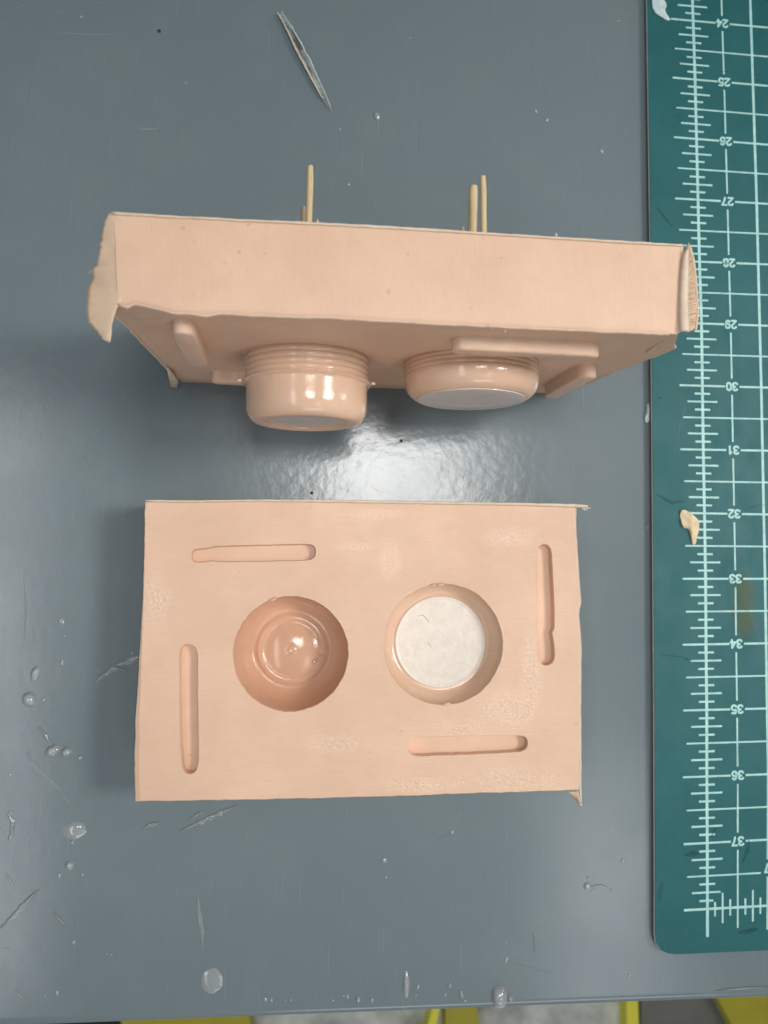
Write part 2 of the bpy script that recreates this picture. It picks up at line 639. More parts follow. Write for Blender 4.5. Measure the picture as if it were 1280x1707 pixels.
# ------------------------------------------------------------------ cutting mat
ZT = .12
RUL = [(1154.6, 34.8), (1157.9, 132.7), (1160.2, 231.7), (1162.7, 333), (1165.2, 436.3), (1168.5, 539.3), (1170, 643.1),
       (1171.5, 749.6), (1173.5, 855.7), (1175.3, 964.8), (1176, 1074.1), (1177.3, 1183.4), (1177.4, 1294.3), (1178.1, 1405.1), (1178.4, 1515.2)]
THK = [(24, (1251.1, 43.6)), (27, (1260.4, 338.8)), (30, (1268, 645.9)), (33, (1274.3, 964.8)), (36, (1279.7, 1290.5)), (38, (1279, 1509.7))]
RW = [at(x, y, ZT) for x, y in RUL]
TW = [(k, at(x, y, ZT)) for k, (x, y) in THK]


def ruler(nn):
    t = nn - 24
    i = min(max(int(math.floor(t)), 0), 13)
    return RW[i] + (RW[i + 1] - RW[i]) * (t - i)


def thick(nn):
    i = 0
    while i < len(TW) - 2 and nn > TW[i + 1][0]:
        i += 1
    (a, p), (b, q) = TW[i], TW[i + 1]
    return p + (q - p) * ((nn - a) / (b - a))


def mp(u, nn):
    a, b = ruler(nn), thick(nn)
    return a + (b - a) * u


mat_root = empty('cutting_mat', (4, -31, 0), 'teal green cutting mat with pale ruler print along the right side', 'cutting mat')
xl_t, xl_b = at(1078.5, 0, ZT), at(1091.5, 1480, ZT)
cor = [at(1091.5, 1555, ZT), at(1093, 1572, ZT), at(1100, 1583, ZT), at(1111, 1589, ZT), at(1126, 1591, ZT)]
edge = [xl_t + (xl_t - xl_b) * 1.2, xl_t, at(1085.5, 500, ZT), at(1088.5, 860, ZT), at(1090.5, 1180, ZT), xl_b] + cor + [at(1280, 1584, ZT), at(1280, 1584, ZT) + Vector((24, .2, 0)), Vector((25, 0, ZT))]
outline = [(p.x, p.y) for p in edge]


def slab(name, ol, z0, z1, mat, parent, inset=0):
    k = len(ol)
    c = Vector((sum(p[0] for p in ol) / k, sum(p[1] for p in ol) / k))
    if inset:
        ol = [(p[0] + inset, p[1] + inset) for p in ol]
    v = [(p[0], p[1], z1) for p in ol] + [(p[0], p[1], z0) for p in ol]
    f = [tuple(range(k)), tuple(range(2 * k - 1, k - 1, -1))] + [(i, (i + 1) % k, k + (i + 1) % k, k + i) for i in range(k)]
    return obj(name, v, f, mat, parent)


slab('top_layer', outline, .104, ZT, M_GREEN, mat_root)
slab('core_layer', outline, .060, .1035, M_CORE, mat_root, -.003)
slab('bottom_layer', outline, .004, .0595, M_UNDER, mat_root, .012)
ZP = ZT + .0015


def quad(name, a, b, w, z=ZP, mat=M_PRINT):
    a, b = Vector(a), Vector(b)
    d = (b - a).normalized()
    nrm = Vector((-d.y, d.x, 0)) * w / 2
    k = max(1, int((b - a).length / .12))
    v, f = [], []
    for i in range(k + 1):
        p = a.lerp(b, i / k)
        e = nrm * (1 + .18 * n1(p.x * 14, p.y * 14))
        for s in (e, -e):
            q = p + s
            v.append((q.x, q.y, z))
        if i:
            f.append((2 * i - 2, 2 * i - 1, 2 * i + 1, 2 * i))
    return obj(name, v, f, mat, mat_root)


def vline(name, u, n0, n1_, w, z):
    pts = []
    k = max(2, int((n1_ - n0) * 6))
    v, f = [], []
    for i in range(k + 1):
        t = n0 + (n1_ - n0) * i / k
        p = mp(u, t)
        d = (mp(u, t + .05) - mp(u, t - .05)).normalized()
        nr = Vector((-d.y, d.x, 0)) * w / 2 * (1 + .12 * n1(t * 9, u))
        for s in (nr, -nr):
            q = p + s
            v.append((q.x, q.y, z))
        if i:
            f.append((2 * i - 2, 2 * i - 1, 2 * i + 1, 2 * i))
    return obj(name, v, f, M_PRINT, mat_root)


vline('ruler_line', 0, 23.3, 38.42, .045, ZP)
vline('grid_line', 1, 23.3, 37.30, .042, ZP)
vline('grid_line', 1, 37.56, 38.36, .042, ZP)
for k in range(24, 38):
    vline('grid_line', .5, k + .13, min(k + .87, 38.3) if k < 37 else 38.31, .027, ZP)
vline('grid_line', .5, 23.3, 23.87, .027, ZP)
for e in range(int((38 - 23.6) * 8) + 1):
    nn = 38 - e / 8
    if nn < 23.6:
        break
    z = ZP + .0006
    if e % 8 == 0:
        if nn < 38:
            quad('tick_mark', mp(-.385, nn), mp(.385, nn), .032, z)
            quad('grid_line', mp(.63, nn), mp(2.6, nn), .032, z)
        else:
            quad('ruler_line', mp(-.385, nn), mp(2.6, nn), .038, z)
    elif e % 8 == 4:
        if e == 4:
            quad('grid_line', mp(-.33, nn), mp(.88, nn), .026, z)
        else:
            quad('grid_line', mp(-.33, nn), mp(2.6, nn), .026, z)
    else:
        ln = .255 if e % 2 == 0 else .13
        rt = {1: .095, 2: .215}.get(e, ln * .98)
        quad('tick_mark', mp(-ln, nn), mp(rt, nn), .030 if e % 2 == 0 else .032, z)
for e in range(1, 12):
    if e in (4, 8):
        continue
    u = e / 8
    ln = .25 if e % 2 == 0 else .13
    up = {1: .10, 2: .235}.get(e, ln)
    quad('tick_mark', mp(u, 38 - up), mp(u, 38 + ln * .9), .030, ZP + .0012)


GLY = {
    '2': [[(0, .8), (.1, .95), (.3, 1), (.5, .95), (.6, .78), (.55, .6), (.3, .35), (0, 0), (.62, 0)]],
    '3': [[(.02, .85), (.15, .97), (.32, 1), (.52, .93), (.58, .76), (.5, .6), (.27, .54), (.5, .47), (.62, .28), (.52, .07), (.3, 0), (.1, .04), (0, .17)]],
    '4': [[(.45, 0), (.45, 1), (0, .3), (.64, .3)]],
    '5': [[(.56, 1), (.1, 1), (.05, .56), (.3, .64), (.53, .55), (.61, .32), (.52, .08), (.3, 0), (.1, .04), (0, .17)]],
    '6': [[(.55, .88), (.42, .99), (.25, .98), (.09, .8), (.02, .5), (.03, .25), (.13, .05), (.3, 0), (.5, .07), (.6, .28), (.52, .52), (.32, .6), (.14, .52), (.04, .36)]],
    '7': [[(0, 1), (.62, 1), (.38, .55), (.22, 0)]],
    '8': [[(.3, .54), (.1, .64), (.06, .8), (.14, .95), (.31, 1), (.48, .95), (.55, .8), (.5, .64), (.3, .54), (.08, .44), (0, .25), (.09, .06), (.31, 0), (.53, .06), (.61, .25), (.53, .44), (.3, .54)]],
    '9': [[(.05, .12), (.18, .01), (.36, .02), (.52, .2), (.59, .5), (.58, .75), (.48, .95), (.3, 1), (.1, .93), (.01, .72), (.09, .48), (.29, .4), (.47, .48), (.57, .64)]],
    '0': [[(.3, 0), (.1, .08), (0, .5), (.1, .92), (.3, 1), (.5, .92), (.6, .5), (.5, .08), (.3, 0)]],
    '1': [[(.1, .78), (.32, 1), (.32, 0)]],
}


def numeral(txt, p, size, rz):
    """printed figures built from thick strokes"""
    h = size * .72
    w = .034 * size / .17
    v, f = [], []
    total = len(txt) * .86 - .24
    for q, ch in enumerate(txt):
        for st in GLY[ch]:
            P = [Vector(((x + q * .86 - total / 2) * h, (y - .5) * h, 0)) for x, y in st]
            for i in range(len(P)):
                for k in range(8):
                    a = k * math.pi / 4
                    v.append(P[i] + Vector((math.cos(a) * w / 2, math.sin(a) * w / 2, .0002 * (i % 3) + .00005 * q)))
                f.append(tuple(range(len(v) - 8, len(v))))
                if i:
                    d = (P[i] - P[i - 1]).normalized()
                    nr = Vector((-d.y, d.x, 0)) * w / 2
                    z = Vector((0, 0, .0008 + .0001 * (i % 4)))
                    v += [P[i - 1] + nr + z, P[i - 1] - nr + z, P[i] - nr + z, P[i] + nr + z]
                    f.append(tuple(range(len(v) - 4, len(v))))
    me = bpy.data.meshes.new('numeral')
    me.from_pydata([tuple(x) for x in v], [], f)
    me.materials.append(M_PRINT)
    o = bpy.data.objects.new('numeral', me)
    COL.objects.link(o)
    o.parent = mat_root
    o.location = Vector((p.x, p.y, ZP + .0008)) - mat_root.location
    o.rotation_euler = (0, 0, rz)
    return o


for k in range(24, 38):
    d = mp(.8, k) - mp(.2, k)
    numeral(str(k), mp(.5, k), .165, math.pi + math.atan2(d.y, d.x))
numeral('7', mp(.985, 37.43), .17, math.pi + .03)

for px, w in [([(1100, 100), (1190, 118), (1279, 126)], .008), ([(1160, 500), (1220, 485), (1270, 468)], .008), ([(1120, 770), (1135, 700), (1150, 640)], .012), ([(1190, 930), (1240, 1000), (1270, 1090)], .008), ([(1100, 1240), (1180, 1250), (1260, 1244)], .007), ([(1225, 1460), (1228, 1300), (1230, 1200)], .007), ([(1120, 1340), (1180, 1300), (1240, 1280)], .006), ([(1230, 560), (1236, 640), (1238, 720)], .007)]:
    ribbon('knife_cut', px, w, M_CUT, mat_root, z=ZT + .0035)
# wet dark marks and cracks on the mat
for px, w in [([(1096, 1090), (1112, 1093), (1135, 1095), (1152, 1102), (1170, 1108)], .022),
              ([(1094, 824), (1108, 832), (1120, 838), (1142, 836)], .05),
              ([(1240, 850), (1258, 843), (1280, 840)], .03),
              ([(1104, 1470), (1100, 1490), (1098, 1505)], .09),
              ([(1140, 1425), (1165, 1422)], .09),
              ([(1236, 1440), (1244, 1420), (1248, 1400)], .06),
              ([(1230, 1555), (1248, 1552), (1262, 1548)], .09),
              ([(1185, 1395), (1192, 1380)], .10),
              ([(1093, 345), (1110, 366), (1120, 378)], .04),
              ([(1095, 662), (1103, 664)], .08)]:
    P = px
    o = ribbon('wet_streak', P, w, M_DEEP, mat_root, z=ZT + .003)

# ------------------------------------------------------------------ lower mould half (lies on the table)
Z1 = 1.0
block1 = empty('mould_half', (-5.27, -33.98, 0),
               'peach mould half lying flat with a round cup cavity and a bright floored cavity', 'mould')


def pxz(lst, z):
    return [(lambda p: (p.x, p.y))(at(x, y, z)) for x, y in lst]


def zoomed(lst, ox, oy, s=3.2):
    return [(ox + x / s, oy + y / s) for x, y in lst]


out1 = pxz([(243, 835), (300, 837), (360, 835.5), (430, 834.5), (500, 835.5), (600, 837), (760, 839.5), (880, 841), (958, 843),
            (958, 873), (964, 976), (966, 1004), (962.5, 1020), (966.5, 1079), (965.5, 1164), (966, 1250), (964.5, 1316),
            (880, 1319), (787, 1321.5), (700, 1325), (600, 1328), (500, 1330.5), (376, 1333), (300, 1334), (234, 1335),
            (232.5, 1280), (233, 1200), (236, 1120), (237, 1080), (240, 980), (241.5, 920)], Z1)
out1 = dense(out1, .05, True, .008, 3.1)
SL = [
    zoomed([(313, 345), (322, 312), (340, 303), (415, 298), (430, 289), (600, 283), (760, 279), (935, 276), (970, 284), (986, 315), (976, 350), (945, 368), (700, 372), (445, 377), (430, 366), (385, 374), (340, 379), (318, 368)], 220, 820),
    zoomed([(250, 880), (255, 840), (275, 815), (310, 811), (343, 828), (355, 880), (352, 1000), (355, 1200), (359, 1380), (356, 1455), (345, 1492), (310, 1508), (277, 1497), (262, 1450), (255, 1300), (252, 1100)], 220, 820),
    zoomed([(940, 310), (955, 285), (980, 276), (1005, 284), (1022, 310), (1025, 380), (1032, 500), (1038, 640), (1037, 735), (1024, 752), (1034, 790), (1041, 870), (1030, 912), (992, 931), (962, 917), (946, 870), (943, 600)], 600, 820),
    zoomed([(247, 1345), (262, 1318), (305, 1305), (600, 1302), (855, 1298), (888, 1310), (899, 1345), (884, 1376), (845, 1390), (600, 1400), (300, 1413), (262, 1398)], 600, 820),
]
slots = []
for i, s in enumerate(SL):
    q = chaikin([Vector(p) for p in pxz(s, Z1)], 2)
    slots.append(dense(q, .03, True, .007, 20 + i))
c1p, c2p = at(485, 1089.4, Z1), at(739, 1073.8, Z1)
NSEG = 128


def rim(c, r, seed):
    out = []
    for k in range(NSEG):
        a = 2 * math.pi * k / NSEG
        rr = r + .008 * n1(math.cos(a) * 7, math.sin(a) * 7, seed) + .006 * n1(math.cos(a) * 23, math.sin(a) * 23, seed)
        out.append(Vector((c.x + rr * math.cos(a), c.y + rr * math.sin(a))))
    return out


rim1, rim2 = rim(c1p, .788, 1.5), rim(c2p, .842, 4.5)
v2, tri = cdt(out1, slots + [rim1, rim2])
verts = [(p.x, p.y, Z1) for p in v2]
faces = [tuple(t) for t in tri]
b0 = len(verts)
K = len(out1)
rings = [(0.0, Z1), (.012, Z1 - .018), (.018, .5), (.02, .02), (.0, 0)]
cx, cy = block1.location.x, block1.location.y
for dj, z in rings:
    for p in out1:
        d = Vector((p.x - cx, p.y - cy))
        ox = dj * (1 if d.x > 0 else -1)
        if d.x < -2.9 and z < .99:
            ox -= .05 * max(0, min(1, (-33.3 - p.y) / 2))
        verts.append((p.x + ox, p.y + dj * (1 if d.y > 0 else -1), z))
for i in range(len(rings) - 1):
    for k in range(K):
        faces.append((b0 + i * K + k, b0 + i * K + (k + 1) % K, b0 + (i + 1) * K + (k + 1) % K, b0 + (i + 1) * K + k))
faces.append(tuple(b0 + 4 * K + k for k in range(K)))
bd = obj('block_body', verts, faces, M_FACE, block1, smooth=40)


def well(name, loop, depth, mat, round_=.018):
    k = len(loop)
    c = sum(loop, Vector((0, 0))) / k
    v, f = [], []
    prof = [(0, 0), (.006, -.012), (.008, -depth * .5), (.012, -depth)]
    for ins, dz in prof:
        for i, p in enumerate(loop):
            a, b = loop[i - 1], loop[(i + 1) % k]
            d = (b - a)
            nr = Vector((-d.y, d.x)).normalized()
            if nr.dot(c - p) < 0:
                nr = -nr
            # keep long slots straight: move along the local normal
            q = p + nr * ins
            v.append((q.x, q.y, Z1 + dz + (.012 * n1(p.x * 3, p.y * 3) if dz < -.1 else 0)))
    for i in range(len(prof) - 1):
        for j in range(k):
            f.append((i * k + j, i * k + (j + 1) % k, (i + 1) * k + (j + 1) % k, (i + 1) * k + j))
    base = (len(prof) - 1) * k
    fl = [Vector((v[base + j][0], v[base + j][1])) for j in range(k)]
    vv, tt = cdt(fl, [])
    o = len(v)
    v += [(p.x, p.y, Z1 - depth) for p in vv]
    f += [tuple(o + i for i in t) for t in tt]
    return obj(name, v, f, mat, block1, smooth=50)


for i, s in enumerate(slots):
    well('key_slot', s, (.12, .15, .13, .13)[i], M_SLOT)


def cavity(name, rimloop, c, prof, mat):
    k = len(rimloop)
    v = [(p.x, p.y, Z1) for p in rimloop]
    r0 = prof[0][0]
    for r, h in prof[1:]:
        w = max(0, 1 + h / .15)
        for j in range(k):
            a = 2 * math.pi * j / k
            base = Vector((c.x + r * math.cos(a), c.y + r * math.sin(a)))
            rl = c.to_2d() + (rimloop[j] - c.to_2d()) * (r / r0)
            q = base.lerp(rl, w)
            v.append((q.x, q.y, Z1 + h))
    n = len(prof)
    f = []
    for i in range(n - 1):
        for j in range(k):
            f.append((i * k + j, i * k + (j + 1) % k, (i + 1) * k + (j + 1) % k, (i + 1) * k + j))
    v.append((c.x, c.y, Z1 + prof[-1][1]))
    for j in range(k):
        f.append(((n - 1) * k + j, (n - 1) * k + (j + 1) % k, len(v) - 1))
    o = obj(name, v, f, mat, block1, smooth=75)
    return o


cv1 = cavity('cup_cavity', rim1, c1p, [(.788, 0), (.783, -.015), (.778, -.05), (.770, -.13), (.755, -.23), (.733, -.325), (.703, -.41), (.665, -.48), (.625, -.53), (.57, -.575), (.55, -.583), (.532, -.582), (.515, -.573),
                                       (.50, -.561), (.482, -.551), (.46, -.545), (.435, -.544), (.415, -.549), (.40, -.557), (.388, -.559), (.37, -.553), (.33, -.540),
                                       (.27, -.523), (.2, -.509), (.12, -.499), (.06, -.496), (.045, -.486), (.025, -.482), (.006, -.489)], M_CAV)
cv2 = cavity('dish_cavity', rim2, c2p, [(.842, 0), (.838, -.015), (.833, -.05), (.822, -.11), (.803, -.17), (.777, -.22), (.747, -.26), (.715, -.288), (.69, -.30),
                                        (.67, -.304), (.66, -.305), (.5, -.305), (.1, -.305), (.01, -.305)], M_GLOSS)
v, f = lathe([(.650, 0), (.650, .010), (.646, .016), (.636, .018), (.626, .016), (.618, .009), (.60, .008), (.4, .008), (.2, .008), (.01, .008)], (c2p.x, c2p.y, Z1 - .303), 'z', 96)
wd = obj('glare_disc', v, f, M_DISC, cv2, smooth=40)
wd['label'] = 'round cream disc painted for the glare on the dish cavity floor'
# bubbles by the rim of the cup floor
for ang, rr in ((-.22, .43), (-.40, .40), (-.5, .36)):
    v, f = lathe([(.030, 0), (.027, .014), (.018, .024), (.004, .028)], (c1p.x + rr * math.cos(ang), c1p.y + rr * math.sin(ang), Z1 - .555), 'z', 14)
    obj('bubble', v, f, M_CAV, cv1, smooth=80)


def grid_sheet(name, A, B, mat, parent, thick=.025, cols=6, bulge=0.0, jit=.0, seed=0, origin=None):
    """sheet lofted between two world polylines of equal count, with a real thickness"""
    nA = len(A)
    v, f = [], []
    for i in range(nA):
        a, b = Vector(A[i]), Vector(B[i])
        for j in range(cols + 1):
            t = j / cols
            p = a.lerp(b, t)
            p.z += bulge * math.sin(math.pi * t)
            if jit:
                p += Vector((n1(i * .7, j * .9, seed), n1(i * .7, j * .9, seed + 3), n1(i * .7, j * .9, seed + 7))) * jit
            v.append(p)
    m = cols + 1
    for i in range(nA - 1):
        for j in range(cols):
            f.append((i * m + j, i * m + j + 1, (i + 1) * m + j + 1, (i + 1) * m + j))
    o = obj(name, v, f, mat, parent, smooth=60, origin=origin)
    md = o.modifiers.new('thickness', 'SOLIDIFY')
    md.thickness = thick
    md.offset = 0
    return o


def curve_pts(px, zs, k=24):
    """resample a px polyline with heights into k world points"""
    P = [at(x, y, z) for (x, y), z in zip(px, zs)]
    Ls = [0]
    for i in range(1, len(P)):
        Ls.append(Ls[-1] + (P[i] - P[i - 1]).length)
    out = []
    for q in range(k):
        s = Ls[-1] * q / (k - 1)
        i = 0
        while i < len(P) - 2 and s > Ls[i + 1]:
            i += 1
        t = (s - Ls[i]) / max(1e-6, Ls[i + 1] - Ls[i])
        p = P[i].lerp(P[i + 1], t)
        out.append(p)
    return out


# pale skin left along the back edge, sticking out at the right
k = 60
A = curve_pts([(243, 833.5), (320, 834.5), (430, 833), (520, 833), (600, 834.5), (760, 837), (880, 838.5), (960, 840.5), (980, 842.5)], [1.03] * 9, k)
B = curve_pts([(243, 836.5), (320, 837.5), (430, 836), (520, 837), (600, 838.5), (760, 841), (880, 843), (960, 846), (977, 846)], [1.005] * 9, k)
for i in range(k):
    A[i].y += .006 * n1(i * .8, 2)
    B[i].y += .008 * n1(i * 1.1, 9)
grid_sheet('edge_skin', A, B, M_SKIN, block1, .014, 2)
for a, b in (((976, 845), (984, 846.5)), ((970, 846), (975, 850)), ((973, 846), (979, 849))):
    A = curve_pts([a, b], [1.0, .97], 5)
    B = curve_pts([(a[0] - 1, a[1] + 2), (b[0] - .5, b[1] + 1)], [1.0, .97], 5)
    grid_sheet('skin_shred', A, B, M_SKIN, block1, .012, 1)
A = curve_pts([(958, 845), (957, 873), (963.5, 976), (966, 1004), (962, 1020), (966.5, 1079), (965.5, 1164), (966, 1250), (966, 1316), (967, 1338)], [1.0] * 8 + [.99, .9], 50)
B = [p + Vector((.028 + .008 * n1(i * .9, 4), 0, -.03)) for i, p in enumerate(A)]
grid_sheet('edge_skin', A, B, M_SKIN, block1, .012, 2)
A = curve_pts([(963, 1318), (956, 1320), (947, 1321)], [.99, .98, .98], 8)
B = curve_pts([(967, 1340), (960, 1333), (950, 1325)], [.92, .88, .85], 8)
grid_sheet('torn_flap', A, B, M_FLAP, block1, .02, 4, jit=.012, seed=3)
# raised thin burrs round the rims
for ang, c, r in ((1.62, c2p, .85), (1.75, c2p, .852), (-1.5, c2p, .845), (1.9, c1p, .80)):
    L = .05 + .05 * random.random()
    A, B = [], []
    for q in range(7):
        a = ang + (q / 6 - .5) * L * 2
        s = math.sin(q / 6 * math.pi)
        A.append(Vector((c.x + r * math.cos(a), c.y + r * math.sin(a), Z1 + .004)))
        B.append(Vector((c.x + (r - .03 * s - .008) * math.cos(a), c.y + (r - .03 * s - .008) * math.sin(a), Z1 + .02 * s + .004)))
    grid_sheet('rim_burr', A, B, M_SLOT, block1, .008, 2)
# ------------------------------------------------------------------ upper mould half (stands on its long edge)
Z2 = 4.03
block2 = empty('mould_half', (-5.05, -29.7, 0),
               'peach mould half standing on edge with two glossy bosses on its shaded face', 'mould')


def fy(x, z):
    t = (x + 8.06) / 6.0
    top = -30.19 - .10 * t
    bot = -30.11 - .03 * t
    return bot + (top - bot) * z / Z2


topf = dense([(p.x, p.y) for p in [at(x, y, Z2) for x, y in [(197, 508), (213, 512), (224, 506), (258, 513), (290, 522), (325, 523), (345, 526), (365, 522.5), (420, 525), (490, 528), (560, 530), (700, 538), (860, 546), (1000, 552), (1080, 555), (1129, 557)]]], .045, False, .007, 8)
left = [aty(x, y, -30.16) for x, y in [(193, 520), (214, 539), (237, 567), (257, 589), (281, 617), (300, 637)]]
right = [aty(x, y, -30.2) for x, y in [(1124, 567), (1118, 571), (1102, 580), (1070, 594), (1053, 602), (1010, 624), (950, 655)]]
front = []
for p in topf:
    front.append(Vector((p.x, p.y, Z2)))
def walk(P):
    o = []
    for i in range(len(P) - 1):
        k = max(1, int((P[i + 1] - P[i]).length / .08))
        o += [P[i].lerp(P[i + 1], j / k) for j in range(k)]
    return o + [P[-1]]


for i, p in enumerate(walk(right)):
    p.z = max(p.z, 0.0)
    p.x += .012 * n1(p.z * 6, 2.2) + .008 * n1(p.z * 19, 7)
    front.append(Vector((p.x, fy(p.x, p.z), p.z)))
front.append(Vector((-2.06, fy(-2.06, 0), 0)))
front.append(Vector((-5.0, fy(-5, 0), 0)))
front.append(Vector((-8.03, fy(-8.03, 0), 0)))
for p in reversed(walk(left)):
    if p.z <= .05:
        continue
    x = p.x + .012 * n1(p.z * 6, 5.2) + .008 * n1(p.z * 19, 3)
    front.append(Vector((x, fy(x, p.z), p.z)))
bl, br = at(192, 356, Z2), at(1139, 410, Z2)


def back_y(x):
    return bl.y + (br.y - bl.y) * (x - bl.x) / (br.x - bl.x)


ol = [(p.x, p.z) for p in front]
vv, tt = cdt(ol, [])
verts = []
for q in vv:
    best = min(front, key=lambda p: (p.x - q.x) ** 2 + (p.z - q.y) ** 2)
    verts.append((q.x, best.y, q.y))
faces = [tuple(t) for t in tt]
b0 = len(verts)
K = len(front)
NB = 7
for r in range(NB):
    t = r / (NB - 1)
    for i, p in enumerate(front):
        q = Vector((p.x, p.y + (back_y(p.x) - p.y) * t, p.z))
        if p.z > 4.0:
            q.z += .012 * math.sin(math.pi * t) - (.012 if r == 0 else 0)
            # the strip narrows a little towards its front right corner
            if p.x < -7:
                q.x += (bl.x - at(197, 508, Z2).x) * t * (-7 - p.x)
        if p.x > -3:
            q.x += (br.x + .0 - at(1129, 557, Z2).x) * t * min(1, (p.x + 3) / .8) * (p.z / Z2)
        verts.append(q)
for r in range(NB - 1):
    for k in range(K):
        faces.append((b0 + r * K + k, b0 + r * K + (k + 1) % K, b0 + (r + 1) * K + (k + 1) % K, b0 + (r + 1) * K + k))
faces.append(tuple(b0 + (NB - 1) * K + k for k in range(K)))
b2 = obj('block_body', verts, faces, M_BODY, block2, smooth=35)
b2.data.materials.append(M_BACK)
for p in b2.data.polygons:
    if p.normal.y < -.7:
        p.material_index = 1

# bosses
XB, ZB = -6.13, 2.05
prof = [(.80, 0), (.785, .012), (.772, .03)]
for k in range(4):
    h = .045 + k * .075
    prof += [(.770, h), (.778, h + .010), (.784, h + .028), (.784, h + .048), (.777, h + .064), (.768, h + .073)]
prof += [(.770, .352), (.79, .358), (.812, .366), (.816, .376), (.808, .386), (.78, .393), (.768, .402), (.766, .43), (.765, .56), (.763, .68), (.753, .745), (.733, .795), (.703, .838), (.665, .866), (.625, .877), (.57, .880), (.53, .879),
         (.512, .872), (.50, .845), (.49, .835), (.40, .835), (.2, .838), (.05, .838)]
fb = fy(XB, ZB) + .005
v, f = lathe(prof, (XB, fb, ZB), '-y', 128, wob=lambda a, i: (.010 * n1(math.cos(a) * 9, math.sin(a) * 9, 3) if i < 4 else (.012 * max(0, n1(math.cos(a) * 6, math.sin(a) * 6, 8)) if 27 < i < 33 else 0)))
boss1 = obj('threaded_boss', v, f, M_GLOSS, block2, smooth=60)
v, f = lathe([(.492, 0), (.492, .006), (.47, .008), (.3, .006), (.1, .007)], (XB, fb - .836, ZB), '-y', 64)
obj('recess_disc', v, f, M_RECESS, boss1, smooth=40)
for sgn in (-1, 1):
    c = Vector((XB + sgn * .80, fb - .36, ZB + .12))
    A = [c + Vector((0, -.04 + .02 * i, .18 - .09 * i)) for i in range(6)]
    B = [p + Vector((sgn * (.05 + .03 * n1(i * 1.7, sgn)), -.01, 0)) for i, p in enumerate(A)]
    grid_sheet('flange_burr', A, B, M_KEY, boss1, .03, 2)
v, f = lathe([(.03, 0), (.025, .012), (.004, .02)], (XB + .02, fb - .01, ZB + .80), '-y', 12)
obj('pit_mark', v, f, M_STUB, boss1, smooth=80)

XC, ZC = -4.02, 2.08
fc = fy(XC, ZC) + .005
prof = [(.875, 0), (.865, .01), (.85, .025), (.844, .04), (.862, .058), (.863, .078), (.845, .095), (.863, .113), (.864, .135), (.847, .152), (.864, .170), (.865, .19), (.853, .206), (.866, .225), (.866, .26), (.86, .30), (.845, .36), (.815, .42), (.775, .46), (.735, .485), (.70, .495), (.68, .497), (.5, .497), (.1, .497)]
v, f = lathe(prof, (XC, fc, ZC), '-y', 128, wob=lambda a, i: .012 * n1(math.cos(a) * 9, math.sin(a) * 9, 13) if i < 3 else 0)
boss2 = obj('dome_boss', v, f, M_GLOSS, block2, smooth=70)
v, f = lathe([(.69, 0), (.69, .010), (.68, .014), (.4, .014), (.1, .014)], (XC, fc - .4955, ZC), '-y', 96)
wd2 = obj('glare_disc', v, f, M_SHINE, boss2, smooth=40)
wd2['label'] = 'round whitish disc painted for the reflection on the end of the dome boss'
for a in (2.45, 2.55, 2.68, 2.35):
    v, f = lathe([(.022, 0), (.02, .015), (.004, .024)], (XC + .87 * math.cos(a), fc - .02, ZC + .87 * math.sin(a)), '-y', 10)
    obj('bubble', v, f, M_KEY, boss2, smooth=80)

# raised keys: mirror images of the slots of the lower half
for i, s in enumerate(slots):
    # block 1 turned over its long edge: z = 4.0 - v
    loop = [Vector((p.x + .21, Z2 + .05 - (p.y + 36.0))) for p in s[::2]]
    c = sum(loop, Vector((0, 0))) / len(loop)
    dep = (.16, .20, .19, .19)[i]
    v, f = [], []
    k = len(loop)
    for ins, h in [(-.01, 0), (0, .02), (0, dep - .03), (.012, dep - .008), (.03, dep)]:
        for j, p in enumerate(loop):
            a, b = loop[j - 1], loop[(j + 1) % k]
            d = b - a
            nr = Vector((-d.y, d.x)).normalized()
            if nr.dot(c - p) < 0:
                nr = -nr
            q = p + nr * (ins + .008 * n1(p.x * 9, p.y * 9, h * 9))
            v.append((q.x, fy(q.x, q.y) + .003 - h, q.y))
    for r in range(4):
        for j in range(k):
            f.append((r * k + j, r * k + (j + 1) % k, (r + 1) * k + (j + 1) % k, (r + 1) * k + j))
    f.append(tuple(4 * k + j for j in range(k)))
    obj('locating_key', v, f, M_KEY, block2, smooth=50)

# pale skin along the back of the top strip
k = 80
A = curve_pts([(186, 353), (300, 360), (420, 366), (560, 372), (700, 380), (850, 390), (1000, 399), (1138, 407.5)], [Z2 + .02] * 8, k)
B = curve_pts([(188, 358), (300, 364), (420, 370), (560, 376.5), (700, 384.5), (850, 394), (1000, 403), (1138, 411)], [Z2 + .006] * 8, k)
for i in range(k):
    A[i].y += .006 * n1(i * .9, 2.5)
    B[i].y += .006 * n1(i * .7, 8.5)
grid_sheet('edge_skin', A, B, M_SKIN, block2, .012, 2)
# pale skin lip along the front of the strip
A = [p + Vector((0, .012, .010)) for p in front[:len(topf)]]
B = [p + Vector((0, -.014 - .012 * max(0, n1(i * .6, 4)), -.015)) for i, p in enumerate(front[:len(topf)])]
grid_sheet('edge_skin', A[:-2], B[:-2], M_KEY, block2, .012, 2)
